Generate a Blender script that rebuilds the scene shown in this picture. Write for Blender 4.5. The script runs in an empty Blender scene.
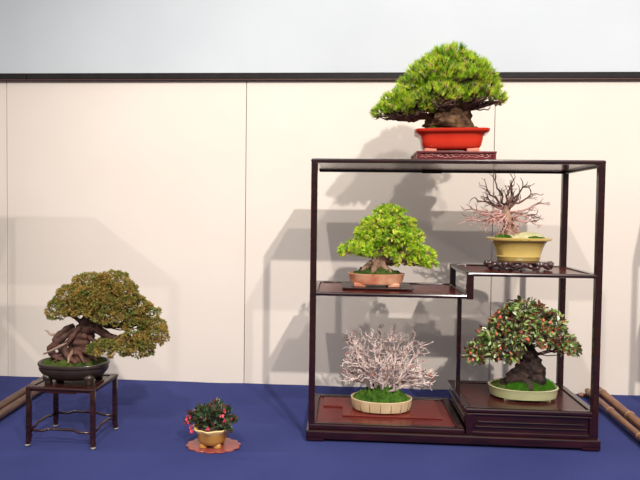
import bpy, bmesh, math, random
from mathutils import Vector, Matrix, noise

sc = bpy.context.scene
C = sc.collection
PI = math.pi
rnd = random.Random(7)

# ------------------------------------------------------------------ materials
def mat(name, col, rough=.5, col2=None, scale=12, bump=0, bscale=60, coat=0, spec=.5, stretch=None, tint=False, metal=0):
    m = bpy.data.materials.new(name); m.use_nodes = True
    nt = m.node_tree; N = nt.nodes; L = nt.links
    b = N['Principled BSDF']
    b.inputs['Roughness'].default_value = rough
    b.inputs['Specular IOR Level'].default_value = spec
    b.inputs['Coat Weight'].default_value = coat
    b.inputs['Coat Roughness'].default_value = .14
    b.inputs['Metallic'].default_value = metal
    tc = N.new('ShaderNodeTexCoord'); mp = N.new('ShaderNodeMapping')
    L.new(tc.outputs['Object'], mp.inputs['Vector'])
    if stretch: mp.inputs['Scale'].default_value = stretch
    c2 = col2 or col
    nz = N.new('ShaderNodeTexNoise'); nz.inputs['Scale'].default_value = scale; nz.inputs['Detail'].default_value = 6
    L.new(mp.outputs['Vector'], nz.inputs['Vector'])
    rp = N.new('ShaderNodeValToRGB')
    rp.color_ramp.elements[0].position = .32; rp.color_ramp.elements[1].position = .68
    rp.color_ramp.elements[0].color = (*col, 1); rp.color_ramp.elements[1].color = (*c2, 1)
    L.new(nz.outputs['Fac'], rp.inputs['Fac'])
    if tint:   # each leaf carries its own natural colour
        at = N.new('ShaderNodeAttribute'); at.attribute_name = 'leaf_colour'
        L.new(at.outputs['Color'], b.inputs['Base Color'])
    else:
        L.new(rp.outputs['Color'], b.inputs['Base Color'])
    if bump:
        n2 = N.new('ShaderNodeTexNoise'); n2.inputs['Scale'].default_value = bscale; n2.inputs['Detail'].default_value = 5
        L.new(mp.outputs['Vector'], n2.inputs['Vector'])
        bp = N.new('ShaderNodeBump'); bp.inputs['Strength'].default_value = bump; bp.inputs['Distance'].default_value = .004
        L.new(n2.outputs['Fac'], bp.inputs['Height']); L.new(bp.outputs['Normal'], b.inputs['Normal'])
    return m

def leafmat(name, rough=.5, trans=.25):
    m = mat(name, (.2, .3, .05), rough, tint=True)
    b = m.node_tree.nodes['Principled BSDF']
    at = [n for n in m.node_tree.nodes if n.type == 'ATTRIBUTE'][0]
    tr = m.node_tree.nodes.new('ShaderNodeBsdfTranslucent'); mx = m.node_tree.nodes.new('ShaderNodeMixShader')
    mx.inputs[0].default_value = trans
    L = m.node_tree.links
    L.new(at.outputs['Color'], tr.inputs['Color'])
    L.new(b.outputs['BSDF'], mx.inputs[1]); L.new(tr.outputs['BSDF'], mx.inputs[2])
    L.new(mx.outputs['Shader'], m.node_tree.nodes['Material Output'].inputs['Surface'])
    return m

M = dict(
    wall=mat('warm_white_wall', (.735, .655, .585), .75, (.765, .69, .62), 2.2, spec=.2),
    seam=mat('seam_filler', (.20, .17, .15), .9),
    upper=mat('cool_white_board', (.52, .56, .60), .75, (.57, .61, .65), 1.6, spec=.2),
    rail=mat('black_rail', (.008, .007, .007), .6, (.014, .012, .012), 20, spec=.2),
    railred=mat('rail_lower_lip', (.06, .018, .014), .5),
    cloth=mat('blue_cloth', (.033, .041, .145), .95, (.042, .051, .168), 3.0, bump=.35, bscale=900, spec=.1),
    wood=mat('rosewood', (.011, .003, .0035), .2, (.030, .0055, .0065), 9, coat=.55, spec=.35, stretch=(1, 8, 8)),
    woodmid=mat('brown_rosewood_panel', (.036, .009, .008), .22, (.070, .015, .013), 7, coat=.2, spec=.35, stretch=(1, 7, 7)),
    woodred=mat('red_rosewood_panel', (.085, .012, .011), .22, (.145, .021, .017), 7, coat=.12, spec=.35, stretch=(1, 7, 7)),
    lacquer=mat('red_brown_lacquer', (.13, .016, .012), .22, (.18, .028, .02), 6, coat=.3, stretch=(1, 5, 5)),
    wooddark=mat('dark_brown_wood', (.014, .005, .0045), .25, (.040, .011, .009), 10, coat=.25, spec=.35, stretch=(1, 8, 8)),
    carved=mat('carved_red_wood', (.09, .008, .011), .25, (.15, .016, .02), 14, coat=.5),
    carvelite=mat('carved_scroll_wood', (.42, .13, .11), .25, (.55, .2, .17), 20, coat=.5),
    burl=mat('dark_burl_root', (.022, .008, .010), .16, (.06, .02, .022), 30, coat=.8),
    redpot=mat('red_glaze', (.50, .018, .006), .25, (.60, .032, .010), 9, coat=.4),
    redfoot=mat('dull_red_clay', (.55, .16, .10), .55, (.65, .22, .14), 20),
    pinkpot=mat('mottled_pink_clay', (.42, .09, .045), .45, (.66, .36, .22), 22, bump=.15, coat=.15),
    yellowpot=mat('yellow_glaze', (.44, .30, .075), .18, (.55, .40, .12), 6, coat=.6),
    creampot=mat('cream_glaze', (.50, .36, .20), .4, (.62, .47, .29), 12, coat=.2),
    creamline=mat('dark_joint_line', (.14, .09, .05), .7),
    greenpot=mat('pale_green_glaze', (.34, .34, .17), .3, (.45, .44, .25), 14, coat=.3),
    brownpot=mat('dark_brown_clay', (.018, .011, .009), .4, (.034, .019, .014), 18, coat=.25),
    ochrepot=mat('ochre_glaze', (.36, .15, .03), .35, (.50, .25, .055), 12, coat=.3),
    ochrerim=mat('pale_yellow_glaze', (.74, .52, .20), .35, (.80, .60, .28), 12, coat=.3),
    mat=mat('red_brown_mat', (.22, .040, .033), .35, (.30, .065, .05), 10, coat=.2),
    soil=mat('dark_soil', (.02, .015, .01), .95, (.05, .035, .02), 60, bump=.6, bscale=120),
    moss=mat('green_moss', (.014, .045, .006), .95, (.075, .16, .018), 45, bump=.8, bscale=220, spec=.1),
    mossdark=mat('dark_moss', (.022, .045, .010), .95, (.075, .10, .02), 50, bump=.8, bscale=220, spec=.1),
    palemoss=mat('pale_dry_moss', (.62, .54, .38), .95, (.42, .44, .16), 25, bump=.8, bscale=150, spec=.1),
    bark=mat('rough_pine_bark', (.030, .015, .010), .9, (.19, .105, .055), 38, bump=1, bscale=90, spec=.15),
    barkmoss=mat('dark_rugged_bark', (.007, .005, .005), .8, (.06, .032, .025), 45, bump=1, bscale=110, spec=.3),
    barkred=mat('smooth_red_brown_bark', (.036, .013, .009), .7, (.13, .050, .031), 16, bump=.6, bscale=50, stretch=(1, 1, .35)),
    barktan=mat('tan_bark', (.17, .085, .05), .8, (.42, .26, .19), 35, bump=.8, bscale=90),
    dead=mat('bleached_deadwood', (.24, .15, .11), .8, (.36, .25, .19), 20),
    twig=mat('dark_twig', (.06, .028, .020), .8, (.19, .10, .075), 60),
    twigpink=mat('pinkish_twig', (.13, .05, .04), .65, (.34, .17, .14), 26),
    twigrose=mat('pale_pink_twig', (.50, .25, .21), .65, (.66, .40, .35), 26),
    twigpale=mat('pale_grey_pink_twig', (.47, .34, .31), .65, (.82, .68, .63), 30),
    bud=mat('red_bud', (.62, .08, .05), .5, (.75, .16, .10), 60),
    berry=mat('orange_red_berry', (.55, .09, .045), .35, (.68, .17, .09), 60, coat=.3),
    petal=mat('pink_red_petal', (.55, .035, .075), .6, (.68, .09, .14), 60),
    bamboo=mat('brown_bamboo', (.14, .055, .024), .4, (.28, .12, .05), 14, coat=.2, stretch=(6, 1, 6)),
    bamboodk=mat('dark_bamboo', (.055, .026, .016), .45, (.11, .052, .032), 14, coat=.1, stretch=(6, 1, 6)),
    node=mat('pale_bamboo_node', (.36, .19, .10), .5, (.46, .26, .14), 20),
    nodedk=mat('dull_bamboo_node', (.26, .14, .085), .5, (.33, .18, .11), 20),
    plainwhite=mat('plain_white', (.8, .8, .8), .8),
    metal=mat('pale_foot_tip', (.22, .20, .16), .4, (.32, .29, .23), 30),
    needle=leafmat('needle_leaf', .45, .4), leaf=leafmat('soft_leaf', .45, .35), juniper=leafmat('juniper_leaf', .7, .15),
    gloss=leafmat('glossy_leaf', .35, .15),
)

# ------------------------------------------------------------------ objects
def link(name, me, parent=None):
    o = bpy.data.objects.new(name, me); C.objects.link(o)
    if parent: o.parent = parent
    return o
def obj(name, bm, m, parent=None, smooth=True, angle=None):
    bmesh.ops.recalc_face_normals(bm, faces=bm.faces)
    me = bpy.data.meshes.new(name); bm.to_mesh(me); bm.free()
    for k in (m if isinstance(m, (list, tuple)) else [m]): me.materials.append(M[k])
    if smooth:
        me.polygons.foreach_set('use_smooth', [True]*len(me.polygons))
        if angle: me.set_sharp_from_angle(angle=angle)
    return link(name, me, parent)
def thing(name, label, cat, loc, rotz=0, group=None):
    o = link(name, None); o.location = loc; o.rotation_euler = (0, 0, rotz)
    return tag(o, label, cat, group)
def tag(o, label, cat, group=None):
    o['label'] = label; o['category'] = cat
    if group: o['group'] = group
    return o
def struct(name, bm, m, **k):
    o = obj(name, bm, m, **k); o['kind'] = 'structure'; return o
def NB(): return bmesh.new()

# ------------------------------------------------------------------ shapes
def box(bm, a, b, bev=.002, seg=2, mi=0):
    t = bmesh.new(); bmesh.ops.create_cube(t, size=1)
    a, b = Vector(a), Vector(b)
    for v in t.verts: v.co = Vector(((a[i]+b[i])/2 + v.co[i]*(b[i]-a[i]) for i in range(3)))
    if bev: bmesh.ops.bevel(t, geom=list(t.edges), offset=bev, segments=seg, profile=.5, affect='EDGES')
    for f in t.faces: f.material_index = mi
    me = bpy.data.meshes.new('tmp'); t.to_mesh(me); t.free(); bm.from_mesh(me); bpy.data.meshes.remove(me)

def tube(bm, pts, rad, n=8, cap=True, rough=0, mi=0, flute=0, fk=5, seed=0):
    pts = [Vector(p) for p in pts]; k = len(pts)
    if not hasattr(rad, '__len__'): rad = [rad]*k
    t = (pts[1]-pts[0]).normalized()
    u = t.orthogonal().normalized(); rings = []
    for i, p in enumerate(pts):
        t2 = (pts[min(i+1, k-1)]-pts[max(i-1, 0)]).normalized()
        u = (u - t2*u.dot(t2)).normalized() if (u - t2*u.dot(t2)).length > 1e-6 else t2.orthogonal().normalized()
        w = t2.cross(u); ring = []
        for j in range(n):
            a = 2*PI*j/n
            r = rad[i]*(1 + flute*math.cos(fk*a + i*.35))
            if rough: r *= 1 + rough*noise.noise((p + (u*math.cos(a)+w*math.sin(a))*rad[i])*60 + Vector((seed, 0, 0)))
            ring.append(bm.verts.new(p + (u*math.cos(a)+w*math.sin(a))*r))
        rings.append(ring)
    for A, B in zip(rings, rings[1:]):
        for j in range(n):
            f = bm.faces.new((A[j], A[(j+1) % n], B[(j+1) % n], B[j])); f.material_index = mi
    if cap:
        for rg in (rings[0], rings[-1]):
            f = bm.faces.new(rg); f.material_index = mi

def outline(e, n, lobes=0, amp=0):
    o = []
    for j in range(n):
        a = 2*PI*j/n; c, s = math.cos(a), math.sin(a)
        r = (abs(c)**e + abs(s)**e)**(-1/e) * (1 + amp*math.cos(lobes*a))
        o.append((c*r, s*r))
    return o
def loft(bm, prof, e=2, n=48, lobes=0, amp=0, cap0=True, cap1=True, mi=0):
    """prof: (half width, half depth, z[, lobe amp])"""
    rings = []
    for p in prof:
        am = p[3] if len(p) > 3 else amp
        rings.append([bm.verts.new((x*p[0], y*p[1], p[2])) for x, y in outline(e, n, lobes, am)])
    for A, B in zip(rings, rings[1:]):
        for j in range(n):
            f = bm.faces.new((A[j], A[(j+1) % n], B[(j+1) % n], B[j])); f.material_index = mi
    if cap0: bm.faces.new(rings[0]).material_index = mi
    if cap1: bm.faces.new(rings[-1]).material_index = mi

def mound(bm, rx, ry, z0, h, e=2, n=44, m=12, amp=.004, sc_=55, off=(0, 0), p=1.6, seed=0):
    rings = []
    ol = outline(e, n)
    for i in range(m):
        q = 1 - i/m
        ring = []
        for x, y in ol:
            v = Vector((x*rx*q + off[0]*(1-q), y*ry*q + off[1]*(1-q), z0 + h*(1-q**p)))
            v.z += amp*noise.noise(v*sc_ + Vector((seed, 3, 1)))*(1 if i else 0)
            ring.append(bm.verts.new(v))
        rings.append(ring)
    top = bm.verts.new((off[0], off[1], z0+h))
    for A, B in zip(rings, rings[1:]):
        for j in range(n): bm.faces.new((A[j], A[(j+1) % n], B[(j+1) % n], B[j]))
    for j in range(n): bm.faces.new((rings[-1][j], rings[-1][(j+1) % n], top))

def blob(bm, c, r, sub=1, amp=.15, seed=0, mi=0, fr=40):
    g = bmesh.ops.create_icosphere(bm, subdivisions=sub, radius=1)
    r = Vector(r) if hasattr(r, '__len__') else Vector((r, r, r))
    for v in g['verts']:
        d = v.co.copy()
        k = 1 + amp*noise.noise(d*2 + Vector((seed, 0, 0)))
        v.co = Vector(c) + Vector((d.x*r.x, d.y*r.y, d.z*r.z))*k
    for f in {f for v in g['verts'] for f in v.link_faces}: f.material_index = mi

class Leaves:
    """many small real leaves in one mesh, each leaf with its own colour"""
    def __init__(s): s.v = []; s.f = []; s.c = []
    def needle(s, p, d, L, w, col):
        d = d.normalized(); u = d.orthogonal().normalized(); q = d.cross(u); i = len(s.v)
        for k in range(3):
            a = 2*PI*k/3; s.v.append(p + (u*math.cos(a)+q*math.sin(a))*w/2)
        s.v.append(p + d*L)
        s.f += [(i, i+1, i+3), (i+1, i+2, i+3), (i+2, i, i+3)]; s.c += [col]*3
    def leaf(s, p, d, L, w, col, r, fold=.25):
        d = d.normalized(); u = d.cross(Vector((r.uniform(-1, 1), r.uniform(-1, 1), r.uniform(-.3, 1))))
        u = u.normalized() if u.length > 1e-4 else d.orthogonal().normalized()
        nrm = u.cross(d); i = len(s.v)
        s.v += [p, p+d*L*.35+u*w/2+nrm*w*fold, p+d*L*.75+u*w*.36+nrm*w*fold*.7, p+d*L, p+d*L*.75-u*w*.36+nrm*w*fold*.7, p+d*L*.35-u*w/2+nrm*w*fold]
        s.f += [(i, i+1, i+2, i+3), (i, i+3, i+4, i+5)]; s.c += [col]*2
    def build(s, name, m, parent):
        me = bpy.data.meshes.new(name); me.from_pydata([tuple(v) for v in s.v], [], s.f)
        at = me.attributes.new('leaf_colour', 'FLOAT_COLOR', 'FACE')
        at.data.foreach_set('color', [x for c in s.c for x in (*c, 1)])
        me.materials.append(M[m]); return link(name, me, parent)

def rdir(r, zmin=-1, zmax=1):
    z = r.uniform(zmin, zmax); a = r.uniform(0, 2*PI); q = math.sqrt(max(0, 1-z*z))
    return Vector((q*math.cos(a), q*math.sin(a), z))
def pick(r, cols, jit=.15):
    c = r.choice(cols); k = 1 + r.uniform(-jit, jit)
    return tuple(min(1, x*k) for x in c)
def spline(pts, n=10):
    P = [Vector(p) for p in pts]; P = [P[0]*2-P[1]] + P + [P[-1]*2-P[-2]]; out = []
    for i in range(1, len(P)-2):
        for k in range(n):
            t = k/n; a, b, c, d = P[i-1:i+3]
            out.append(.5*((2*b)+(c-a)*t+(2*a-5*b+4*c-d)*t*t+(3*b-a-3*c+d)*t**3))
    out.append(P[-2]); return out
def lerp(a, b, n): return [a+(b-a)*i/(n-1) for i in range(n)]
def taper(seq, n):
    out = []
    m = len(seq)-1
    for i in range(n):
        t = i/(n-1)*m; k = min(int(t), m-1); out.append(seq[k]+(seq[k+1]-seq[k])*(t-k))
    return out
def wiggle(a, b, r, amt, n=7, sag=0):
    a, b = Vector(a), Vector(b); L = (b-a).length; pts = []
    for i in range(n):
        t = i/(n-1); p = a.lerp(b, t)
        if 0 < i < n-1: p += Vector((r.uniform(-1, 1), r.uniform(-1, 1), r.uniform(-1, 1)))*amt*L
        p.z += sag*L*4*t*(1-t); pts.append(p)
    return pts

# ------------------------------------------------------------------ the room
WALL = .642
def build_room():
    bm = NB()
    seams = [-2.62, -1.497, -.345, .79, 1.95, 3.0]
    xs = [-3.2] + seams[1:-1] + [3.4]
    for a, b in zip(xs, xs[1:]): box(bm, (a+.0015, WALL, -.02), (b-.0015, WALL+.03, 1.44), .001, 1)
    box(bm, (-3.2, WALL+.012, -.02), (3.4, WALL+.04, 1.44), 0, mi=1)
    struct('wall_back', bm, ['wall', 'seam'], smooth=False)
    bm = NB(); box(bm, (-3.2, WALL+.006, 1.44), (3.4, WALL+.05, 2.7), 0)
    struct('wall_upper', bm, 'upper', smooth=False)
    bm = NB()
    for a, b in ((-3.2, -1.39), (-1.388, 3.4)):
        box(bm, (a, WALL-.02, 1.4215), (b, WALL+.02, 1.449), .002)
        box(bm, (a, WALL-.018, 1.416), (b, WALL+.02, 1.4225), .001, mi=1)
    struct('trim_1', bm, ['rail', 'railred'], smooth=False)
    bm = NB(); box(bm, (-3.2, -1.2, -.06), (3.4, WALL+.05, -.012), 0)
    struct('floor', bm, 'wall', smooth=False)
    # the cloth: creased, slightly wavy at the wall
    bm = NB(); nx, ny = 330, 110
    X0, X1, Y0, Y1 = -2.4, 2.6, -1.15, WALL-.001
    def ridge(x, y, a, b, w, h):
        ax, ay = a; bx, by = b; L = math.hypot(bx-ax, by-ay)
        d = ((x-ax)*(by-ay)-(y-ay)*(bx-ax))/L; t = ((x-ax)*(bx-ax)+(y-ay)*(by-ay))/L/L
        if t < 0 or t > 1: return 0
        return h*math.exp(-(d/w)**2)*min(1, 8*t, 8*(1-t))
    g = []
    for j in range(ny+1):
        row = []
        for i in range(nx+1):
            x = X0+(X1-X0)*i/nx; y = Y0+(Y1-Y0)*j/ny
            z = -.003 + .0012*noise.noise(Vector((x*2.2, y*3, 0)))
            z += ridge(x, y, (-1.6, -.235), (.06, -.097), .010, .006)
            z += ridge(x, y, (-1.5, .30), (-.1, .36), .012, .004)
            z += ridge(x, y, (-.30, .18), (.0, .10), .012, .002)
            z += ridge(x, y, (-.75, -.16), (.0, -.19), .016, .002)
            z = min(z, 0)
            if y > WALL-.06: z += .004*(1+noise.noise(Vector((x*5, 2, 0))))*((y-WALL+.06)/.06)
            row.append(bm.verts.new((x, y, z)))
        g.append(row)
    for A, B in zip(g, g[1:]):
        for i in range(nx): bm.faces.new((A[i], A[i+1], B[i+1], B[i]))
    tag(obj('cloth', bm, 'cloth'), 'dark blue felt cloth spread over the whole display platform in front of the wall', 'cloth')
build_room()

# ------------------------------------------------------------------ the tall display shelf
XM, D, H, ZL, ZR, ZS = .546, .34, 1.0, .5305, .6096, .134
def framed(parent, name, x0, x1, y0, y1, z, th, fw, m='wood', pm='woodred', dip=.004):
    bm = NB()
    box(bm, (x0, y0, z-th), (x1, y0+fw, z), .006); box(bm, (x0, y1-fw, z-th), (x1, y1, z), .003)
    box(bm, (x0, y0+fw-.002, z-th), (x0+fw, y1-fw+.002, z), .003); box(bm, (x1-fw, y0+fw-.002, z-th), (x1, y1-fw+.002, z), .003)
    o = obj(name, bm, m, parent, True, .3)
    bm = NB(); g = .0025
    box(bm, (x0+fw+g, y0+fw+g, z-th+.002), (x1-fw-g, y1-fw-g, z-dip), .0015)
    box(bm, (x0+fw-.002, y0+fw-.002, z-th+.001), (x1-fw+.002, y1-fw+.002, z-dip-.003), 0)
    obj('panel', bm, pm, o, True, .3)
    return o
def build_shelf():
    t = thing('display_shelf', 'tall open dark rosewood display shelf with staggered shelves carrying five bonsai', 'shelf', (0, 0, 0))
    def part(name, boxes, m='wood', par=None, bev=.003):
        bm = NB()
        for a, b in boxes: box(bm, a, b, bev)
        return obj(name, bm, m, par or t, True, .3)
    e = .009
    part('plinth', [((-e, -e, .007), (1+e, .012, .0387)), ((-e, D-.012, .007), (1+e, D+e, .0385)), ((-e, 0, .007), (.012, D, .0385)), ((1-.012, 0, .007), (1+e, D, .0385)),
                    ((-e, -e, 0), (.055, .03, .02)), ((1-.055, -e, 0), (1+e, .03, .02)), ((-e, D-.03, 0), (.055, D+e, .02)), ((1-.055, D-.03, 0), (1+e, D+e, .02))], bev=.0055)
    framed(t, 'lower_board', 0, XM+.003, .0, D, .060, .022, .026, 'wood', 'woodred', .005)
    # stepped cabinet under the right half
    cab = part('step_cabinet', [((XM+.007, .008, .039), (.999, D-.001, .117)),
        ((XM+.006, 0, .0387), (XM+.03, .012, .116)), ((.972, 0, .0387), (.998, .012, .116)), ((XM+.028, .001, .0387), (.974, .012, .052)), ((XM+.028, .001, .108), (.974, .012, .116)),
        ((XM+.038, .001, .066), (.966, .012, .0715)), ((XM+.046, .001, .083), (.958, .012, .0885)), ((XM+.003, .02, .07), (XM+.01, D-.02, .1))])
    o = framed(t, 'step_top', XM, 1, 0, D, ZS, .017, .024, 'wood', 'woodmid', .004)
    # posts
    w = .021
    p = .0015
    part('post', [((-p, -p, .0585), (w, w, H-.012))]); part('post', [((1-w, -p, .0375), (1+p, w, H-.012))])
    part('post', [((1-w, D-w, ZS-.002), (1+p, D+p, H-.012))])
    part('post', [((.5515, .19, ZS-.006), (.5515+.0165, .207, ZL-.012))])
    part('post', [((XM-p, -p, ZL-.016), (XM+w+p, w, ZR-.004))]); part('post', [((XM-p, D-w, ZL-.016), (XM+w+p, D+p, ZR-.004))])
    framed(t, 'shelf_board', 0.0, XM+w, 0, D, ZL, .0145, .024)
    framed(t, 'shelf_board', XM, 1, 0, D, ZR, .0145, .024)
    framed(t, 'top_board', -.003, 1.003, -.003, D+.003, H, .016, .028)
    part('back_rail', [((.012, D-.016, H-.0245), (1-w+.002, D-.004, H-.014))])
    part('side_rail', [((1-.016, w-.002, H-.026), (1-.006, D-w+.002, H-.014))])
    b = NB(); box(b, (.425, D-.022, H-.027), (.505, D-.010, H-.015), .003); obj('dark_block', b, 'rail', t, True, .3)  # small black block against the back rail under the top board
build_shelf()
def dup(root, loc, label):
    r = root.copy(); C.objects.link(r); r.location = loc; r['label'] = label
    for ch in list(root.children):
        c = ch.copy(); C.objects.link(c); c.parent = r
        for g in ch.children:
            d = g.copy(); C.objects.link(d); d.parent = c
for x, side in ((-2.37, 'left'), (1.48, 'right')):
    dup(bpy.data.objects['display_shelf'], (x, 0, 0), 'next dark rosewood display shelf of the row, standing beyond the %s bamboo poles' % side)

# stepped thin board under the pale bare bonsai
def build_stepboard():
    z = .056
    bm = NB()
    pts = [(.046, .195), (.120, .195), (.120, .095), (.488, .095), (.488, .296), (.046, .296)]
    a = [bm.verts.new((x, y, z)) for x, y in pts]; b = [bm.verts.new((x, y, z+.005)) for x, y in pts]
    n = len(pts)
    for i in range(n): bm.faces.new((a[i], a[(i+1) % n], b[(i+1) % n], b[i]))
    bm.faces.new(b); bm.faces.new(a[::-1])
    bmesh.ops.bevel(bm, geom=list(bm.edges), offset=.0008, segments=1, affect='EDGES')
    tag(obj('display_board', bm, 'lacquer', None, False), 'thin red-brown lacquered board with a stepped front edge on the shelf floor', 'board')
build_stepboard()

# ------------------------------------------------------------------ pots
def feet(par, spots, h, m, s=(.02, .012), z0=0):
    for x, y in spots:
        bm = NB(); box(bm, (x-s[0], y-s[1], z0), (x+s[0], y+s[1], z0+h), min(s)*.25)
        obj('foot', bm, m, par, True, .7)

def limb(par, name, pts, rad, m, n=9, sp=8, rough=.12, flute=0, seed=0):
    bm = NB(); q = spline(pts, sp); tube(bm, q, taper(rad, len(q)), n, True, rough, 0, flute, 5, seed); return obj(name, bm, m, par)

def cloud(par, name, pads, r, per, fn, m, zmin=-.25):
    """one foliage pad mesh for every ellipsoid in pads: (x, y, z, rx, ry, rz)"""
    for c in pads:
        L = Leaves(); x, y, z, rx, ry, rz = c
        n = int(per*(rx*ry+rx*rz+ry*rz)*1e4/3)
        for _ in range(n):
            d = rdir(r, zmin, 1); k = r.uniform(.78, 1.0)*(1+.12*noise.noise(d*3+Vector((x*50, z*50, 0))))
            p = Vector((x+d.x*rx*k, y+d.y*ry*k, z+d.z*rz*k))
            nr = Vector((d.x/rx, d.y/ry, d.z/rz)).normalized()
            fn(L, p, nr, r)
        L.build(name, m, par)

# design grid: 3.7 mm per unit, origin at the pot's foot
def grid(u0, v0, s=.0037): return lambda u, v: ((u-u0)*s, (v0-v)*s)

# 1 ---------------------------------------------------------------- green pine on the top board
def carved_stand(loc):
    t = thing('carved_stand', 'low carved reddish wooden stand on the top board under the red pot', 'stand', loc)
    w, d, h = .142, .095, .036
    bm = NB(); box(bm, (-w, -d, h-.008), (w, d, h), .002); obj('stand_top', bm, 'carved', t, True, .3)
    bm = NB(); box(bm, (-w, -d, 0), (w, d, .006), .002); obj('stand_base', bm, 'carved', t, True, .3)
    bm = NB(); box(bm, (-w+.006, -d+.008, .004), (w-.006, d-.008, h-.006), 0)
    for sx in (-1, 1):
        for sy in (-1, 1): box(bm, (sx*(w-.008)-.006, sy*(d-.008)-.006, .004), (sx*(w-.008)+.006, sy*(d-.008)+.006, h-.006), .001)
    obj('stand_body', bm, 'carved', t, True, .3)
    bm = NB(); r = random.Random(3)
    for side in (0, 1):
        ln = w if side == 0 else d; k = int(ln*2/.018)
        for i in range(k):
            c = -ln+.018+(2*ln-.036)*i/(k-1); rr = r.uniform(.0045, .007); a0 = r.uniform(0, 6)
            pts = []
            for q in range(10):
                a = a0 + q*.62; s = rr*(1-q*.06)*1.35
                p = (c+s*math.cos(a)*1.5, .019+s*math.sin(a)*.8)
                pts.append((p[0], -d+.0065, p[1]) if side == 0 else (-w+.0045, p[0], p[1]))
            tube(bm, pts, .0013, 5)
    obj('carved_frieze', bm, 'carvelite', t)
carved_stand((.513, .165, 1.0))

def pine():
    t = thing('pine_bonsai', 'bright green needled pine bonsai in a red rectangular pot on top of the shelf', 'bonsai', (.508, .165, 1.036))
    bm = NB()
    w, d = .122, .082
    loft(bm, [(w*.72, d*.72, .010), (w*.80, d*.80, .013), (w*.87, d*.87, .024), (w*.90, d*.90, .040), (w*.925, d*.92, .058), (w*.97, d*.96, .066), (w*1.07, d*1.08, .071), (w*1.10, d*1.12, .076), (w*1.10, d*1.12, .083), (w*1.0, d*1.0, .083), (w*.95, d*.93, .07)], 7, 64)
    pot = obj('pot', bm, 'redpot', t, True, .7); pot.rotation_euler.z = -.10
    feet(pot, [(sx*.075, sy*.05) for sx in (-1, 1) for sy in (-1, 1)], .014, 'redfoot', (.022, .014))
    bm = NB(); mound(bm, .108, .072, .078, .044, 3, amp=.016, seed=2); obj('moss', bm, 'mossdark', t)
    r = random.Random(11)
    G = grid(454, 150)
    # trunk
    limb(t, 'trunk', [(-.01, 0, .09), (-.005, 0, .125), (.005, 0, .165), (.0, 0, .22), (.0, 0, .30), (-.005, .0, .36)], [.088, .072, .058, .042, .025, .008], 'bark', 18, 8, .35, .08, 3)
    for k, (x, y) in enumerate(((-.07, -.03), (.06, -.04), (-.02, -.06), (.08, .01))):
        limb(t, 'root', [(x*.3, y*.3, .135), (x*.75, y*.75, .11), (x*1.1, y*1.1, .09)], [.03, .024, .008], 'bark', 10, 6, .3, 0, k)
    P = []
    def pad(u, v, ru, rv, y, ry): x, z = G(u, v); P.append((x, y, z, ru*.0037, ry, rv*.0037))
    pad(395, 111, 19, 10, -.01, .07); pad(412, 108, 25, 13, -.035, .075); pad(418, 97, 21, 13, .04, .08); pad(408, 103, 20, 11, .05, .06)
    pad(404, 101, 20, 12, -.02, .07); pad(418, 86, 19, 13, .0, .07); pad(429, 70, 18, 12, .01, .06)
    pad(432, 82, 25, 17, -.01, .085); pad(445, 64, 24, 16, .01, .085); pad(452, 53, 18, 9, 0, .065); pad(441, 74, 20, 14, -.055, .055)
    pad(468, 68, 21, 15, .0, .085); pad(480, 84, 19, 15, -.01, .085); pad(489, 98, 18, 8, -.01, .075); pad(474, 78, 18, 14, -.06, .05)
    pad(440, 100, 24, 15, -.080, .06); pad(472, 97, 17, 10, -.075, .05); pad(454, 82, 22, 13, -.07, .05); pad(455, 90, 30, 16, .07, .07)
    # branches to every pad, dark twigs fanning under it
    for i, (x, y, z, rx, ry, rz) in enumerate(P):
        s = Vector((0, 0, min(max(z-.04, .15), .33)))
        bm = NB(); e = Vector((x, y, z-rz*.5)); q = wiggle(s, e, r, .06, 7, -.04); tube(bm, q, lerp(.013, .005, 7), 7, True, .2)
        for k in range(40):
            a = r.uniform(0, 2*PI); rr = r.uniform(.3, .9)
            b = Vector((x+math.cos(a)*rx*rr, y+math.sin(a)*ry*rr, z-rz*r.uniform(-.15, .45)))
            st = q[r.randint(3, 6)]; tube(bm, wiggle(st, b, r, .09, 5), lerp(.0032, .0018, 5), 5)
        obj('branch', bm, 'twig', t)
    cols = [(.58, .78, .05), (.70, .84, .07), (.42, .66, .045), (.80, .86, .14), (.20, .42, .035)]
    def tuft(L, p, nr, r):
        up = (nr*.7+Vector((0, 0, .75))+rdir(r)*.25).normalized()
        c = pick(r, cols, .1)
        for _ in range(13):
            d = (up + rdir(r)*.62).normalized(); L.needle(p, d, r.uniform(.018, .031), .0029, tuple(x*r.uniform(.85, 1.12) for x in c))
        if r.random() < .40:
            bc = pick(r, [(.45, .25, .14), (.70, .48, .34), (.22, .10, .06)])
            for _ in range(5): L.needle(p+rdir(r)*.003, (up+rdir(r)*.5), .015, .006, bc)
    cloud(t, 'foliage_pad', P, r, 3.6, tuft, 'needle', -.3)
pine()

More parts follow.
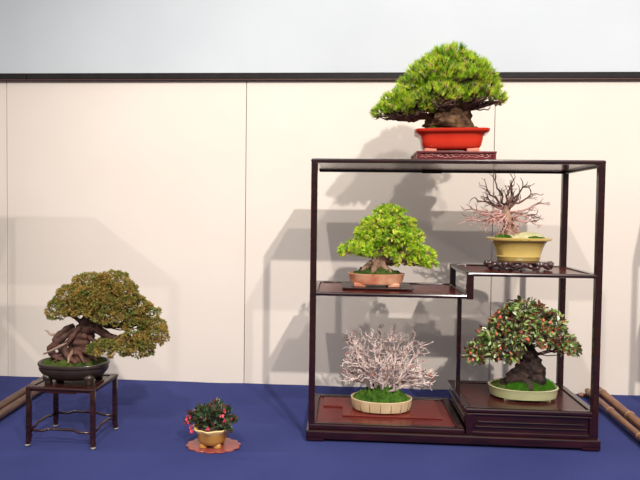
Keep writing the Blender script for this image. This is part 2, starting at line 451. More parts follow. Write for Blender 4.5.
# 2 ---------------------------------------------------------------- yellow-green bonsai on the left shelf
def slab(loc, w, d, h):
    bm = NB(); box(bm, (-w/2, -d/2, .0035), (w/2, d/2, h), .0015); box(bm, (-w/2+.012, -d/2+.012, 0), (w/2-.012, d/2-.012, .005), 0)
    o = obj('display_board', bm, 'wooddark', None, True, .3); o.location = loc
    tag(o, 'thin flat dark board on the left shelf under the mottled pink pot', 'board')
slab((.243, .165, ZL-.0035), .262, .16, .010)
def hinoki():
    t = thing('broadleaf_bonsai', 'yellow-green dense-leaved bonsai in a mottled pink oval pot on the left shelf', 'bonsai', (.240, .165, ZL+.0066))
    bm = NB(); w, d = .106, .070
    loft(bm, [(w*.80, d*.80, .008), (w*.90, d*.90, .010), (w*.95, d*.95, .022), (w*.975, d*.975, .038), (w, d, .042), (w*1.01, d*1.01, .047), (w*.95, d*.95, .048), (w*.92, d*.92, .040)], 2.3, 56)
    pot = obj('pot', bm, 'pinkpot', t, True, .8)
    feet(pot, [(sx*.062, sy*.042) for sx in (-1, 1) for sy in (-1, 1)], .014, 'pinkpot', (.022, .012))
    bm = NB(); mound(bm, .096, .062, .040, .034, 2.3, n=60, m=16, amp=.022, sc_=70, seed=8); obj('moss', bm, 'mossdark', t)
    r = random.Random(21); G = grid(377, 285)
    limb(t, 'trunk', [(-.005, 0, .05), (.0, 0, .085), (.015, 0, .12), (.025, 0, .17), (.03, 0, .24), (.035, 0, .28)], [.034, .024, .020, .015, .010, .004], 'barktan', 14, 8, .3, .08, 5)
    for k, (x, y) in enumerate(((-.05, -.02), (.045, -.03), (-.015, -.045))):
        limb(t, 'root', [(x*.3, y*.3, .085), (x*.8, y*.8, .066), (x*1.2, y*1.2, .052)], [.016, .012, .005], 'barktan', 9, 6, .3, 0, k)
    P = []
    def pad(u, v, ru, rv, y, ry): x, z = G(u, v); P.append((x, y, z, ru*.0037, ry, rv*.0037))
    pad(390, 212, 16, 8, 0, .05); pad(381, 222, 19, 7, -.02, .055); pad(400, 223, 17, 7, .0, .055)
    pad(370, 232, 17, 7, 0, .06); pad(408, 235, 16, 8, -.01, .06); pad(388, 234, 22, 6, -.045, .04); pad(389, 231, 26, 11, .06, .045)
    pad(356, 249, 17, 9, -.01, .06); pad(372, 248, 18, 9, -.03, .055); pad(407, 249, 16, 9, -.03, .055); pad(422, 254, 14, 9, 0, .05); pad(412, 259, 19, 6, -.03, .05); pad(428, 261, 8, 4, -.02, .035); pad(394, 243, 24, 7, .06, .045)
    for x, y, z, rx, ry, rz in P:
        s = Vector((.02, 0, min(max(z-.03, .09), .24))); bm = NB(); e = Vector((x, y, z-rz*.4)); q = wiggle(s, e, r, .07, 6); tube(bm, q, lerp(.008, .003, 6), 6, True, .2)
        for k in range(16):
            b = Vector((x, y, z))+Vector((r.uniform(-1, 1)*rx, r.uniform(-1, 1)*ry, r.uniform(-.6, .5)*rz))*.85
            tube(bm, wiggle(q[r.randint(2, 5)], b, r, .09, 4), lerp(.0026, .0013, 4), 5)
        obj('branch', bm, 'barktan', t)
    cols = [(.58, .76, .055), (.70, .80, .07), (.44, .68, .05), (.78, .82, .14), (.30, .52, .04)]
    def sprig(L, p, nr, r):
        up = (nr+Vector((0, 0, .5))+rdir(r)*.3).normalized(); c = pick(r, cols, .12)
        for _ in range(8):
            d = (up+rdir(r)*.8).normalized(); L.leaf(p+rdir(r)*.003, d, r.uniform(.012, .018), .0062, tuple(x*r.uniform(.88, 1.1) for x in c), r)
    cloud(t, 'foliage_pad', P, r, 5.0, sprig, 'leaf', -.6)
hinoki()

# 3 ---------------------------------------------------------------- bare bonsai in the yellow pot on the right shelf
def burl_stand(loc):
    t = thing('root_stand', 'gnarled dark polished root stand on the right shelf under the yellow pot', 'stand', loc)
    bm = NB(); loft(bm, [(.098, .066, .024), (.106, .072, .027), (.106, .072, .031), (.1, .068, .033)], 2.2, 40); obj('stand_top', bm, 'burl', t, True, .8)
    bm = NB(); r = random.Random(5); n = 26
    for i in range(n):
        a = 2*PI*i/n + r.uniform(-.08, .08); c, s = math.cos(a), math.sin(a)
        ro = Vector((c*.118, s*.078, 0)); 
        p0 = ro*r.uniform(.78, .9)+Vector((0, 0, .027)); p1 = ro*r.uniform(.95, 1.04)+Vector((0, 0, r.uniform(.014, .022)))
        a2 = a+r.uniform(-.35, .35); p2 = Vector((math.cos(a2)*.116, math.sin(a2)*.076, r.uniform(.004, .008)))
        q = spline([p0, p1, p2], 5); tube(bm, q, taper([.006, .010, .006, .005], len(q)), 8, True, .5, seed=i)
    for i in range(22):
        a = r.uniform(0, 2*PI); blob(bm, (math.cos(a)*.114, math.sin(a)*.075, r.uniform(.009, .02)), (r.uniform(.006, .011), .008, r.uniform(.006, .008)), 2, .6, i)
    obj('root_tangle', bm, 'burl', t)
burl_stand((.768, .165, ZR-.002))

def grow(bm, p, d, L, rad, depth, r, spread=.6, up=.1, kids=(2, 3), tips=None, n=5, shrink=.62):
    pts = [Vector(p)]; d = Vector(d).normalized(); k = 4
    for i in range(k):
        d = (d + rdir(r)*.28 + Vector((0, 0, up))*.3).normalized(); pts.append(pts[-1]+d*L/k)
    tube(bm, pts, lerp(rad, rad*.68, k+1), n)
    if tips is not None and depth == 0: tips.append((pts[-1], d))
    if depth > 0:
        for j in range(r.randint(*kids)):
            b = pts[r.randint(2, k)] if j else pts[-1]
            nd = (d + rdir(r)*spread).normalized()
            grow(bm, b, nd, L*shrink*r.uniform(.8, 1.15), rad*.68, depth-1, r, spread, up, kids, tips, n, shrink)

def bare_yellow():
    t = thing('bare_bonsai', 'leafless pinkish-brown twiggy bonsai in a yellow oval pot on the right shelf', 'bonsai', (.765, .165, ZR+.031))
    bm = NB()
    loft(bm, [(.072, .050, .0), (.076, .053, .003), (.077, .054, .013), (.080, .056, .015), (.080, .056, .018), (.078, .055, .020), (.086, .060, .045), (.096, .067, .068), (.104, .073, .074), (.115, .081, .077), (.116, .082, .083), (.113, .079, .086), (.104, .072, .086), (.098, .066, .074)], 2.5, 60)
    pot = obj('pot', bm, 'yellowpot', t, True, .9)
    bm = NB(); r = random.Random(31)
    for i in range(26):
        a = 2*PI*i/26; blob(bm, (math.cos(a)*.1155, math.sin(a)*.0815, .081), (.0035, .0035, .0035), 1, 0)
    obj('rim_beading', bm, 'yellowpot', pot)
    bm = NB(); mound(bm, .105, .072, .080, .026, 2.4, amp=.008, off=(.03, 0), p=2.6, seed=4); obj('pale_moss', bm, 'palemoss', t)
    bm = NB(); mound(bm, .045, .03, .083, .018, 2, amp=.006, seed=9); o = obj('moss', bm, 'moss', t); o.location = (-.058, -.035, 0)
    bm = NB(); mound(bm, .050, .022, .081, .012, 2, amp=.006, seed=12); o = obj('moss', bm, 'moss', t); o.location = (.045, -.050, 0)
    G = grid(518, 264)
    c = Vector((G(505, 0)[0], 0, G(0, 214)[1]))
    limb(t, 'trunk', [(-.030, 0, .085), (-.036, -.005, .115), (-.044, -.005, .15), (c.x, 0, c.z), (c.x+.003, 0, c.z+.03)], [.030, .024, .020, .014, .006], 'barktan', 12, 7, .3, .1, 2)
    for k, (x, y) in enumerate(((-.09, -.02), (.02, -.04), (-.03, -.055))): limb(t, 'root', [(-.035, 0, .115), (x*.7-.01, y*.7, .10), (x, y, .09)], [.010, .007, .003], 'barktan', 8, 6, .3, 0, k)
    ends = [(512, 183, 0, 0), (495, 184, .02, 0), (522, 187, .01, 0), (484, 191, -.02, 0), (474, 201, 0, 0), (532, 197, -.03, 0), (539, 206, .0, 1), (529, 219, -.04, 0), (465, 214, .02, 1), (464, 225, -.03, 1), (530, 226, -.02, 1), (483, 228, -.06, 1), (503, 190, -.07, 0), (520, 200, .08, 0), (488, 200, .08, 0), (476, 218, -.07, 1), (517, 226, .05, 1), (470, 221, .05, 1), (494, 228, -.05, 1), (512, 229, -.055, 1), (487, 222, -.06, 1), (520, 219, -.06, 1), (500, 231, -.06, 1)]
    for u, v, y, pk in ends:
        x, z = G(u, v); e = Vector((x, y, z)); bm = NB()
        st = c+Vector((0, 0, r.uniform(-.02, .02))) if not pk else Vector((c.x+.004, 0, c.z-r.uniform(.0, .035)))
        q = wiggle(st, e, r, .055, 8); L = (e-st).length
        tube(bm, q, lerp(.0052, .0018, 8), 6)
        for k in range(10):
            i = r.randint(2, 7); d = (q[min(i, 7)]-q[max(0, i-2)]).normalized()
            grow(bm, q[i], d+rdir(r)*.75+Vector((0, 0, .05)), .026*r.uniform(.6, 1.1), .0019, 1, r, .8, .05, (1, 2), n=4)
        obj('branch', bm, 'twigrose' if pk else 'twigpink', t)
bare_yellow()

# 4 ---------------------------------------------------------------- pale bare bonsai below
def bare_pale():
    t = thing('clump_bonsai', 'many-stemmed pale pink bare-branched bonsai in a cream oval pot on the bottom shelf', 'bonsai', (.268, .178, .0605))
    bm = NB(); w, d = .116, .080
    loft(bm, [(w*.84, d*.84, .004), (w*.94, d*.94, .007), (w*.985, d*.985, .022), (w, d, .040), (w*1.01, d*1.01, .046), (w*.97, d*.97, .048), (w*.93, d*.93, .040)], 2.15, 60)
    pot = obj('pot', bm, 'creampot', t, True, .9)
    bm = NB()
    for k in range(18):
        a = 2*PI*(k+.3)/18; ol = [(math.cos(a), math.sin(a))]; c, s = ol[0]
        rr = (abs(c)**2.15+abs(s)**2.15)**(-1/2.15)
        pts = [(c*rr*w*f, s*rr*d*f, z) for f, z in ((.943, .007), (.988, .022), (1.002, .039))]
        tube(bm, pts, .0011, 5)
    obj('joint_line', bm, 'creamline', pot)
    feet(pot, [(sx*.055, sy*.042) for sx in (-1, 1) for sy in (-1, 1)], .008, 'creampot', (.018, .010))
    bm = NB(); mound(bm, .108, .073, .042, .054, 2.2, n=70, m=20, amp=.020, sc_=70, p=1.5, seed=6); obj('moss', bm, 'moss', t)
    r = random.Random(43); G = grid(382, 414)
    tips = []
    for i in range(44):
        a = 2*PI*i/44*3.4 + r.uniform(-.2, .2); q = r.uniform(.1, 1); b = Vector((math.cos(a)*.055*q, math.sin(a)*.035*q, .072+.012*(1-q)))
        # lean outward: the outermost stems lie almost level
        el = r.uniform(.28, 1.5) if i % 3 else r.uniform(.15, .7); az = a+r.uniform(-.5, .5)
        if math.sin(az) < -.35: el = max(el, .75)
        d = Vector((math.cos(az)*math.cos(el), math.sin(az)*math.cos(el)*.75, math.sin(el)))
        Lx = .155 if el < .8 else .205
        e = b + Vector((d.x*Lx, d.y*Lx*.8, d.z*Lx))
        e.x = max(-.125, min(.165, e.x)); e.z = max(.10, min(e.z, .285))
        bm = NB(); pts = wiggle(b, e, r, .05, 9, .05); tube(bm, pts, lerp(.0060, .0026, 9), 6, True, .2)
        for k in range(14):
            j = r.randint(3, 8); dd = (pts[j]-pts[j-2]).normalized()
            grow(bm, pts[j], dd+rdir(r)*.8+Vector((0, 0, .1)), 0.031*r.uniform(.7, 1.1), .0030, 1, r, .85, .05, (1, 2), tips, 4)
        obj('stem', bm, 'twigpale', t)
    r.shuffle(tips)
    fr = [tp for tp in tips if tp[0].y < .02]
    for p, d in fr[:16]:
        bm = NB(); blob(bm, p, (.0035, .0035, .0045), 1, .2); obj('bud', bm, 'bud', t)
bare_pale()

# 5 ---------------------------------------------------------------- berry bonsai on the step
def berry_tree():
    t = thing('berry_bonsai', 'leafy bonsai with orange-red berries and a thick dark trunk in a pale green pot', 'bonsai', (.794, .166, ZS-.0035))
    bm = NB(); w, d = .124, .086
    loft(bm, [(w*.88, d*.88, .007), (w*.96, d*.96, .009), (w*.985, d*.985, .024), (w, d, .038), (w*1.02, d*1.02, .042), (w*.97, d*.97, .044), (w*.93, d*.93, .036)], 2.3, 60)
    pot = obj('pot', bm, 'greenpot', t, True, .9)
    feet(pot, [(sx*.062, sy*.05) for sx in (-1, 1) for sy in (-1, 1)], .012, 'greenpot', (.022, .011))
    bm = NB(); mound(bm, .116, .080, .038, .038, 2.3, amp=.006, p=1.5, seed=16, off=(.02, 0)); obj('moss', bm, 'mossdark', t)
    r = random.Random(55); L = Leaves()
    gc = [(.10, .36, .02), (.17, .48, .03), (.07, .27, .02)]
    for _ in range(3600):
        a = r.uniform(-2.4, .6); q = math.sqrt(r.uniform(.25, 1)); x = math.cos(a)*.108*q; y = math.sin(a)*.074*q
        z = .040+.036*(1-q**1.5); L.needle(Vector((x+.004, y, z-.002)), Vector((r.uniform(-.3, .3), r.uniform(-.5, .1), 1)), r.uniform(.010, .024), .0026, pick(r, gc))
    L.build('grass', 'leaf', t)
    limb(t, 'trunk', [(.015, 0, .045), (.022, -.005, .085), (.018, 0, .13), (.010, 0, .175), (-.005, 0, .23), (0, 0, .29)], [.068, .056, .042, .030, .018, .006], 'barkmoss', 20, 8, .4, .10, 7)
    limb(t, 'root', [(.01, -.02, .105), (-.045, -.025, .072), (-.085, -.02, .046)], [.036, .026, .008], 'barkmoss', 12, 7, .5, .1, 3)
    G = grid(524, 407); P = []
    def pad(u, v, ru, rv, y, ry): x, z = G(u, v); P.append((x, y, z, ru*.0037, ry, rv*.0037))
    pad0 = pad
    def pad(u, v, ru, rv, y, ry): pad0(u-3, v+6, ru*.98, rv, y-.03, ry)
    pad(525, 313, 20, 10, 0, .06); pad(512, 322, 22, 13, -.03, .06); pad(540, 323, 20, 13, -.03, .06); pad(527, 330, 30, 14, .05, .06)
    pad(500, 337, 20, 11, -.02, .06); pad(524, 335, 24, 11, -.07, .045); pad(552, 339, 18, 9, -.02, .06); pad(484, 352, 16, 9, -.02, .055); pad(503, 352, 16, 8, -.05, .045); pad(564, 348, 12, 6, -.01, .045); pad(475, 358, 9, 6, -.02, .04)
    for x, y, z, rx, ry, rz in P:
        s = Vector((0, 0, min(max(z-.05, .15), .25))); bm = NB(); e = Vector((x, y, z-rz*.3)); q = wiggle(s, e, r, .07, 6); tube(bm, q, lerp(.009, .003, 6), 6, True, .2)
        for k in range(16):
            b = Vector((x, y, z))+Vector((r.uniform(-1, 1)*rx, r.uniform(-1, 1)*ry, r.uniform(-.7, .6)*rz))*.9
            tube(bm, wiggle(q[r.randint(2, 5)], b, r, .09, 4), lerp(.0026, .0013, 4), 5)
        obj('branch', bm, 'twig', t)
    cols = [(.16, .28, .05), (.24, .38, .08), (.36, .48, .16), (.60, .64, .42), (.10, .17, .04), (.07, .10, .03), (.42, .48, .16), (.30, .09, .05), (.46, .17, .10), (.12, .06, .04)]
    spots = []
    def spray(L, p, nr, r):
        if r.random() < .3: spots.append((p, nr))
        for _ in range(3):
            d = (nr*.6+rdir(r)*.9+Vector((0, 0, .05))).normalized(); L.leaf(p+rdir(r)*.005, d, r.uniform(.014, .023), r.uniform(.009, .013), pick(r, cols, .15), r)
    cloud(t, 'foliage_pad', P, r, 4.2, spray, 'gloss', -.75)
    sp = [s for s in spots if s[1].y < .1]; r.shuffle(sp)
    for p, nr in sp[:62]:
        bm = NB(); blob(bm, Vector(p)+nr*.006, (.0052, .0052, .0070), 2, .15); obj('berry', bm, 'berry', t)
berry_tree()

# 6 ---------------------------------------------------------------- low table and juniper
TB = (-.836, -.048)
def small_table():
    t = thing('display_table', 'small dark rosewood table with humped stretchers on the blue cloth', 'table', (TB[0], TB[1], 0), -.03)
    w, d, h = .123, .096, .205; g = .0075
    framed(t, 'tabletop', -w, w, -d, d, h, .011, .022, 'wooddark', 'wooddark', .003)
    for sx in (-1, 1):
        for sy in (-1, 1):
            x, y = sx*(w-.009), sy*(d-.009)
            bm = NB(); q = [(x, y, h-.008), (x, y, .10), (x, y, .035), (x+sx*.001, y+sy*.001, .018), (x+sx*.003, y+sy*.003, .005)]
            box(bm, (x-g, y-g, .022), (x+g, y+g, h-.008), .0015)
            tube(bm, q[2:], [.0078, .0092, .0075], 10)
            leg = obj('leg', bm, 'wooddark', t, True, .7)
            bm = NB(); loft(bm, [(.0080, .0080, 0), (.0090, .0090, .003), (.0070, .0070, .0065)], 2, 14); o = obj('foot', bm, 'metal', leg); o.location = (x+sx*.003, y+sy*.003, 0)
    def hump(a, b, z):
        bm = NB(); a, b = Vector(a), Vector(b); pts = []
        for f, dz in ((0, 0), (.22, 0), (.30, .007), (.70, .007), (.78, 0), (1, 0)):
            p = a.lerp(b, f); p.z = z+dz; pts.append(p)
        tube(bm, pts, .0046, 8); obj('stretcher', bm, 'wooddark', t)
    X, Y = w-.009, d-.009
    hump((-X, -Y, 0), (X, -Y, 0), .052); hump((-X, Y, 0), (X, Y, 0), .052); hump((-X, -Y, 0), (-X, Y, 0), .052); hump((X, -Y, 0), (X, Y, 0), .052)
    for y in (-Y, Y):
        bm = NB(); box(bm, (-X+g, y-.004, h-.017), (X-g, y+.004, h-.009), .001); box(bm, (-.055, y-.004, h-.021), (.055, y+.004, h-.014), .001); obj('apron', bm, 'wooddark', t, True, .3)
    for x in (-X, X):
        bm = NB(); box(bm, (x-.004, -Y+g, h-.017), (x+.004, Y-g, h-.009), .001); obj('apron', bm, 'wooddark', t, True, .3)
small_table()

def juniper():
    t = thing('juniper_bonsai', 'wide olive-brown juniper bonsai in a dark brown oval pot on the small table', 'bonsai', (-.835, -.045, .2025))
    bm = NB(); w, d = .121, .080
    loft(bm, [(w*.58, d*.58, .012), (w*.74, d*.74, .015), (w*.88, d*.88, .026), (w*.97, d*.97, .040), (w*1.0, d*1.0, .047), (w*1.0, d*1.0, .051), (w*.955, d*.955, .052), (w*.955, d*.955, .056), (w*1.02, d*1.02, .059), (w*1.03, d*1.03, .066), (w*1.01, d*1.01, .070), (w*.96, d*.96, .070), (w*.92, d*.92, .062)], 2.2, 60)
    pot = obj('pot', bm, 'brownpot', t, True, .9)
    for k, (x, y) in enumerate([(sx*.070, sy*.040) for sx in (-1, 1) for sy in (-1, 1)]):
        bm = NB(); q = [(x, y, .028), (x*1.06, y*1.06, .016), (x*1.03, y*1.03, .006), (x*1.03, y*1.03, 0)]; tube(bm, q, [.022, .017, .012, .014], 12); obj('foot', bm, 'brownpot', pot)
    bm = NB(); mound(bm, .113, .074, .063, .030, 2.2, n=60, m=16, amp=.014, sc_=70, seed=26, off=(-.02, 0)); obj('moss', bm, 'mossdark', t)
    r = random.Random(66); s = .00348; G = grid(71.5, 381, s)
    # twisted trunk, with strands sweeping to the left
    limb(t, 'trunk', [(.02, 0, .065), (.012, -.005, .10), (.024, .0, .145), (.045, .0, .19), (.06, 0, .24), (.08, 0, .33)], [.046, .034, .032, .028, .020, .008], 'barkred', 20, 9, .35, .18, 4)
    limb(t, 'trunk_strand', [(-.002, -.03, .075), (-.042, -.04, .092), (-.070, -.03, .113), (-.052, -.035, .136), (-.024, -.03, .158), (.014, -.02, .188)], [.009, .012, .0115, .011, .011, .008], 'barkred', 14, 10, .4, .16, 1)
    limb(t, 'trunk_strand', [(-.015, -.03, .085), (-.042, -.03, .135), (-.050, -.025, .158), (-.026, -.02, .180), (.004, -.01, .200)], [.009, .011, .011, .010, .008], 'barkred', 14, 10, .4, .16, 2)
    limb(t, 'trunk_strand', [(.03, -.045, .075), (.0, -.05, .10), (-.012, -.045, .13), (.012, -.035, .165), (.035, -.02, .20)], [.008, .010, .010, .010, .009], 'barkred', 14, 10, .4, .16, 3)
    limb(t, 'deadwood', [(-.06, -.02, .165), (-.078, -.02, .168), (-.088, -.02, .178), (-.100, -.02, .182)], [.006, .004, .003, .001], 'dead', 7, 5)
    limb(t, 'deadwood', [(-.086, -.047, .104), (-.05, -.062, .120), (-.015, -.065, .138), (.004, -.06, .148)], [.003, .005, .005, .001], 'dead', 7, 5)
    for k, (x, y) in enumerate(((-.05, -.05), (.0, -.065), (.05, -.06), (.08, -.03), (-.075, -.03))):
        limb(t, 'root', [(x*.3+.01, y*.4, .112), (x*.8+.01, y*.85, .098), (x*1.1+.01, y*1.0, .078)], [.008, .006, .003], 'barktan' if k == 1 else 'barkred', 8, 6, .2, 0, k)
    # long branch to the low right
    limb(t, 'branch', [(.04, -.01, .185), (.09, -.02, .19), (.14, -.02, .165), (.20, -.02, .155), (.28, -.02, .165)], [.020, .016, .012, .008, .003], 'barkred', 10, 8, .2)
    P = []
    def pad(u, v, ru, rv, y, ry): x, z = G(u, v); P.append((x, y, z, ru*s, ry, rv*s))
    pad(90, 283, 18, 11, 0, .07); pad(110, 281, 18, 11, .0, .07); pad(73, 295, 17, 11, -.01, .07); pad(97, 292, 20, 11, -.05, .055); pad(122, 291, 17, 13, -.02, .065)
    pad(60, 308, 14, 9, -.01, .06); pad(83, 303, 18, 9, -.05, .05); pad(107, 303, 20, 11, -.06, .05); pad(131, 303, 18, 12, -.02, .06); pad(146, 312, 12, 9, 0, .05)
    pad(118, 312, 18, 7, -.05, .045); pad(100, 297, 30, 13, .06, .05); pad(138, 320, 13, 7, -.01, .06)
    pad(153, 333, 14, 11, -.01, .06); pad(135, 338, 16, 8, -.04, .05); pad(117, 344, 18, 7, -.04, .05); pad(103, 345, 11, 7, -.03, .045); pad(142, 346, 15, 6, -.01, .05); pad(150, 326, 12, 7, .03, .05)
    for i, (x, y, z, rx, ry, rz) in enumerate(P):
        low = z < .205
        st = Vector((min(max(x-.05, .06), .22), -.01, .165)) if low else Vector((.05, 0, min(max(z-.05, .19), .30))); bm = NB(); e = Vector((x, y, z-rz*.3)); q = wiggle(st, e, r, .07, 6); tube(bm, q, lerp(.010, .003, 6), 6, True, .2)
        for k in range(14):
            b = Vector((x, y, z))+Vector((r.uniform(-1, 1)*rx, r.uniform(-1, 1)*ry, r.uniform(-.6, .5)*rz))*.85
            tube(bm, wiggle(q[r.randint(2, 5)], b, r, .09, 4), lerp(.0026, .0013, 4), 5)
        obj('branch', bm, 'barkred', t)
    cols = [(.29, .205, .040), (.33, .21, .042), (.25, .205, .036), (.20, .20, .035), (.36, .23, .048), (.15, .18, .032)]
    def clump(L, p, nr, r):
        c = pick(r, cols, .1); R = r.uniform(.009, .014)
        for _ in range(30):
            d = (rdir(r)+nr*.6).normalized(); L.leaf(p+d*R*.7, (d+nr*.3), r.uniform(.006, .010), .0044, tuple(x*r.uniform(.9, 1.1) for x in c), r)
    cloud(t, 'foliage_pad', P, r, 2.8, clump, 'juniper', -.7)
juniper()

# 7 ---------------------------------------------------------------- small pot on the scalloped mat
def small_plant():
    bm = NB(); n = 144
    rings = []
    for f, z in ((1, 0), (1, .003), (.985, .004)):
        rings.append([bm.verts.new((.088*f*math.cos(a)*(1+.08*abs(math.sin(7*a))), .062*f*math.sin(a)*(1+.09*abs(math.sin(7*a))), z)) for a in (2*PI*i/n for i in range(n))])
    for A, B in zip(rings, rings[1:]):
        for j in range(n): bm.faces.new((A[j], A[(j+1) % n], B[(j+1) % n], B[j]))
    bm.faces.new(rings[-1]); bm.faces.new(rings[0])
    o = obj('scalloped_mat', bm, 'mat', None, False); o.location = (-.324, -.078, 0)
    tag(o, 'flat red-brown mat with a scalloped edge on the blue cloth', 'mat')
    t = thing('flowering_plant', 'small dark-leaved plant with pink-red flowers in a lobed ochre pot', 'potted plant', (-.328, -.084, .0042)); t.scale = (1, 1, 1.25)
    bm = NB()
    loft(bm, [(.036, .034, .008), (.042, .040, .010), (.050, .048, .022, .02), (.053, .051, .040, .03), (.056, .054, .046, .05), (.050, .048, .047, .05), (.046, .044, .040, .03)], 2, 64, 8, .01)
    pot = obj('pot', bm, 'ochrepot', t)
    bm = NB(); loft(bm, [(.055, .053, .043, .045), (.063, .061, .051, .055), (.0645, .0625, .054, .055), (.062, .060, .0555, .055), (.054, .052, .051, .05), (.050, .048, .044, .04)], 2, 64, 8, .05, False, False); obj('rim', bm, 'ochrerim', pot)
    for k in range(4):
        a = PI/4+PI/2*k; bm = NB(); loft(bm, [(.013, .010, 0), (.014, .011, .003), (.011, .009, .012)], 2.5, 16); o = obj('foot', bm, 'ochrepot', pot); o.location = (math.cos(a)*.034, math.sin(a)*.032, 0)
    bm = NB(); mound(bm, .048, .046, .046, .012, 2, amp=.006, seed=33); obj('soil', bm, 'soil', t)
    r = random.Random(77)
    cols = [(.035, .075, .03), (.06, .11, .045), (.025, .05, .022), (.10, .13, .06), (.09, .04, .03), (.14, .055, .04), (.05, .09, .05)]
    for i in range(20):
        a = 2*PI*i/20*2.7; el = r.uniform(.12, 1.45); ln = r.uniform(.055, .085)
        b = Vector((math.cos(a)*.018, math.sin(a)*.016, .052)); e = b+Vector((math.cos(a)*math.cos(el), math.sin(a)*math.cos(el)*.8, math.sin(el)*.66))*ln
        if i == 0: e = Vector((-.080, -.012, .066))
        if i == 1: e = Vector((.078, -.015, .074))
        if i == 2: e = Vector((.012, 0, .112))
        q = wiggle(b, e, r, .05, 7, .12); bm = NB(); tube(bm, q, lerp(.0020, .0010, 7), 5); st = obj('stem', bm, 'twig', t)
        L = Leaves()
        for k in range(60):
            p = q[r.randint(1, 6)]+rdir(r)*.006; d = (rdir(r, -.3, 1)+(q[-1]-q[0]).normalized()*.6)
            L.leaf(p, d, r.uniform(.014, .023), r.uniform(.008, .011), pick(r, cols, .2), r)
        L.build('foliage', 'gloss', st)
    F = [(-.082, -.020, .088), (-.070, -.030, .076), (-.086, -.015, .070), (-.064, -.03, .060), (-.074, -.02, .098), (-.060, -.035, .050), (.062, -.03, .086), (.052, -.035, .090), (.070, -.02, .092), (.040, -.03, .11), (.045, -.01, .122), (-.004, -.045, .062)]
    F = [(x, y, .045+(z-.045)*.72) for x, y, z in F]
    for x, y, z in F:
        L = Leaves()
        bm = NB(); blob(bm, (x, y, z), (.003, .003, .003), 1, 0)
        for k in range(9):
            d = rdir(r); u = d.orthogonal().normalized(); w = d.cross(u); p = Vector((x, y, z)); f = [p, p+d*.005+u*.003, p+d*.009, p+d*.005-u*.003]
            bm.faces.new([bm.verts.new(v) for v in f])
        obj('flower', bm, 'petal', t, False)
small_plant()

# ------------------------------------------------------------------ bamboo poles on the cloth
def bamboo(a, b, rad, nodes, label, cat, grp=None, mats=('bamboo', 'node'), name='bamboo_pole'):
    a, b = Vector(a), Vector(b); L = (b-a).length; d = (b-a)/L
    t = thing(name, label, cat, a, 0, grp); bm = NB(); pts = []; rr = []
    ss = sorted(set([0, L]+[max(0, min(L, n*L+k)) for n in nodes for k in (-.02, -.006, 0, .006, .02)]))
    for s in ss:
        near = min(abs(s-n*L) for n in nodes); pts.append(d*s); rr.append(rad*(1.10 if near < .007 else 1))
    tube(bm, pts, rr, 14); obj('cane', bm, mats[0], t, True, .8)
    for n in nodes:
        bm = NB(); p = d*(n*L); tube(bm, [p-d*.004, p, p+d*.004], [rad*1.06, rad*1.22, rad*1.06], 14); obj('node_ring', bm, mats[1], t)
    return t
def bamboos():
    # right-hand pair with the short cross piece at the wall end
    bamboo((1.262, .60, .032), (1.195, -.55, .021), .017, (.04, .28, .52, .76), 'upper brown bamboo pole right of the shelf, nearer the photo edge', 'bamboo pole')
    bamboo((1.212, .595, .028), (1.150, -.55, .0165), .0135, (.03, .22, .45, .7), 'thinner brown bamboo pole lying next to the shelf base on its right', 'bamboo pole')
    bamboo((1.175, .602, .0075), (1.300, .602, .0075), .0075, (.12, .9), 'short bamboo cross piece under the pole ends by the wall right of the shelf', 'bamboo piece', name='bamboo_crosspiece')
    dk = ('bamboodk', 'nodedk')
    bamboo((-1.262, .62, .0225), (-1.205, -.55, .0225), .018, (.15, .48, .8), 'dark bamboo pole behind the small table, the one farther left', 'bamboo pole', mats=dk)
    bamboo((-1.215, .62, .020), (-1.160, -.55, .020), .016, (.10, .50, .85), 'dark bamboo pole nearest the small table, right one of the left pair', 'bamboo pole', mats=dk)
bamboos()
bm = NB(); blob(bm, (1.035, .30, .003), (.006, .004, .003), 2, .3); tag(obj('white_speck', bm, 'plainwhite'), 'tiny white scrap on the blue cloth right of the shelf base', 'speck')  # tiny plain white lump of unknown kind on the cloth

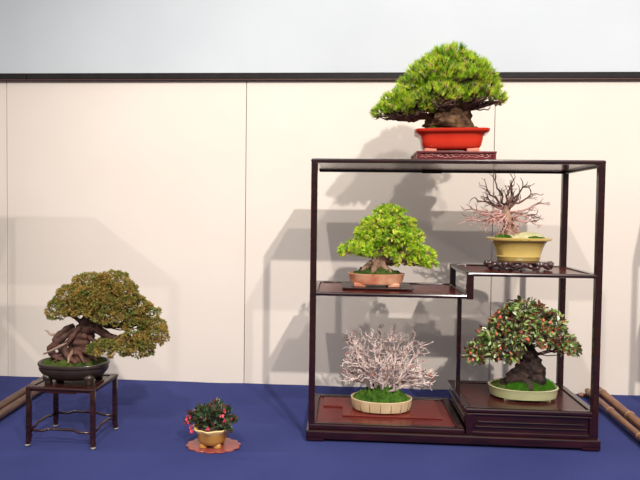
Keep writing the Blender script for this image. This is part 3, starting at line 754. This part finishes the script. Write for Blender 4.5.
# ------------------------------------------------------------------ camera (fitted to the photograph)
CX, CY, F = 309.3, 231.2, 573.0
cam = bpy.data.cameras.new('camera'); co = bpy.data.objects.new('camera', cam); C.objects.link(co); sc.camera = co
yaw, pitch, roll = .0611, -.0326, .0124
fw = Vector((-math.sin(yaw)*math.cos(pitch), math.cos(yaw)*math.cos(pitch), math.sin(pitch)))
rt = Vector((math.cos(yaw), math.sin(yaw), 0)); up = rt.cross(fw)
r2 = rt*math.cos(roll)+up*math.sin(roll); u2 = -rt*math.sin(roll)+up*math.cos(roll)
R = Matrix((r2, u2, -fw)).transposed()
co.matrix_world = Matrix.Translation((.1172, -2.0118, .8097)) @ R.to_4x4()
cam.sensor_fit = 'HORIZONTAL'; cam.sensor_width = 36; cam.lens = F/640*36
cam.shift_x = (320-CX)/640; cam.shift_y = (CY-240)/640
cam.clip_start = .05

# ------------------------------------------------------------------ light: ceiling spots of the hall and its soft ambient light
def spot(name, loc, to, power, size, ang, blend, col):
    l = bpy.data.lights.new(name, 'SPOT'); l.energy = power; l.shadow_soft_size = size; l.spot_size = ang; l.spot_blend = blend; l.color = col
    o = bpy.data.objects.new(name, l); C.objects.link(o); o.location = loc
    o.rotation_euler = (Vector(to)-Vector(loc)).to_track_quat('-Z', 'Y').to_euler()
spot('ceiling_spot', (1.60, -3.0, 3.95), (.50, .5, .55), 310, .04, 1.0, .8, (1, .93, .85))
spot('ceiling_spot', (-.40, -3.0, 3.6), (.50, .5, .55), 300, .04, 1.05, .8, (1, .94, .87))
spot('ceiling_spot', (2.00, -5.0, 4.1), (.35, .5, .55), 1200, .06, .95, .9, (1, .93, .86))
spot('ceiling_spot', (-4.7, -3.0, 3.5), (-1.3, .6, .6), 240, .05, .62, .8, (1, .93, .86))
AMB = 1.2
wd = bpy.data.worlds.new('hall_ambient'); sc.world = wd; wd.use_nodes = True
nt = wd.node_tree; bg = nt.nodes['Background']; bg.inputs[1].default_value = AMB
tc = nt.nodes.new('ShaderNodeTexCoord'); sx = nt.nodes.new('ShaderNodeSeparateXYZ'); rp = nt.nodes.new('ShaderNodeValToRGB')
nt.links.new(tc.outputs['Generated'], sx.inputs[0]); nt.links.new(sx.outputs['Z'], rp.inputs['Fac']); nt.links.new(rp.outputs['Color'], bg.inputs[0])
el = rp.color_ramp.elements
el[0].position = 0; el[0].color = (.16, .15, .15, 1); el[1].position = 1; el[1].color = (1, .97, .93, 1)
e = el.new(.25); e.color = (.30, .29, .285, 1); e = el.new(.55); e.color = (.9, .87, .84, 1)

vs = sc.view_settings; vs.view_transform = 'Standard'; vs.look = 'None'; vs.gamma = 1; vs.use_curve_mapping = False; vs.exposure = -.1
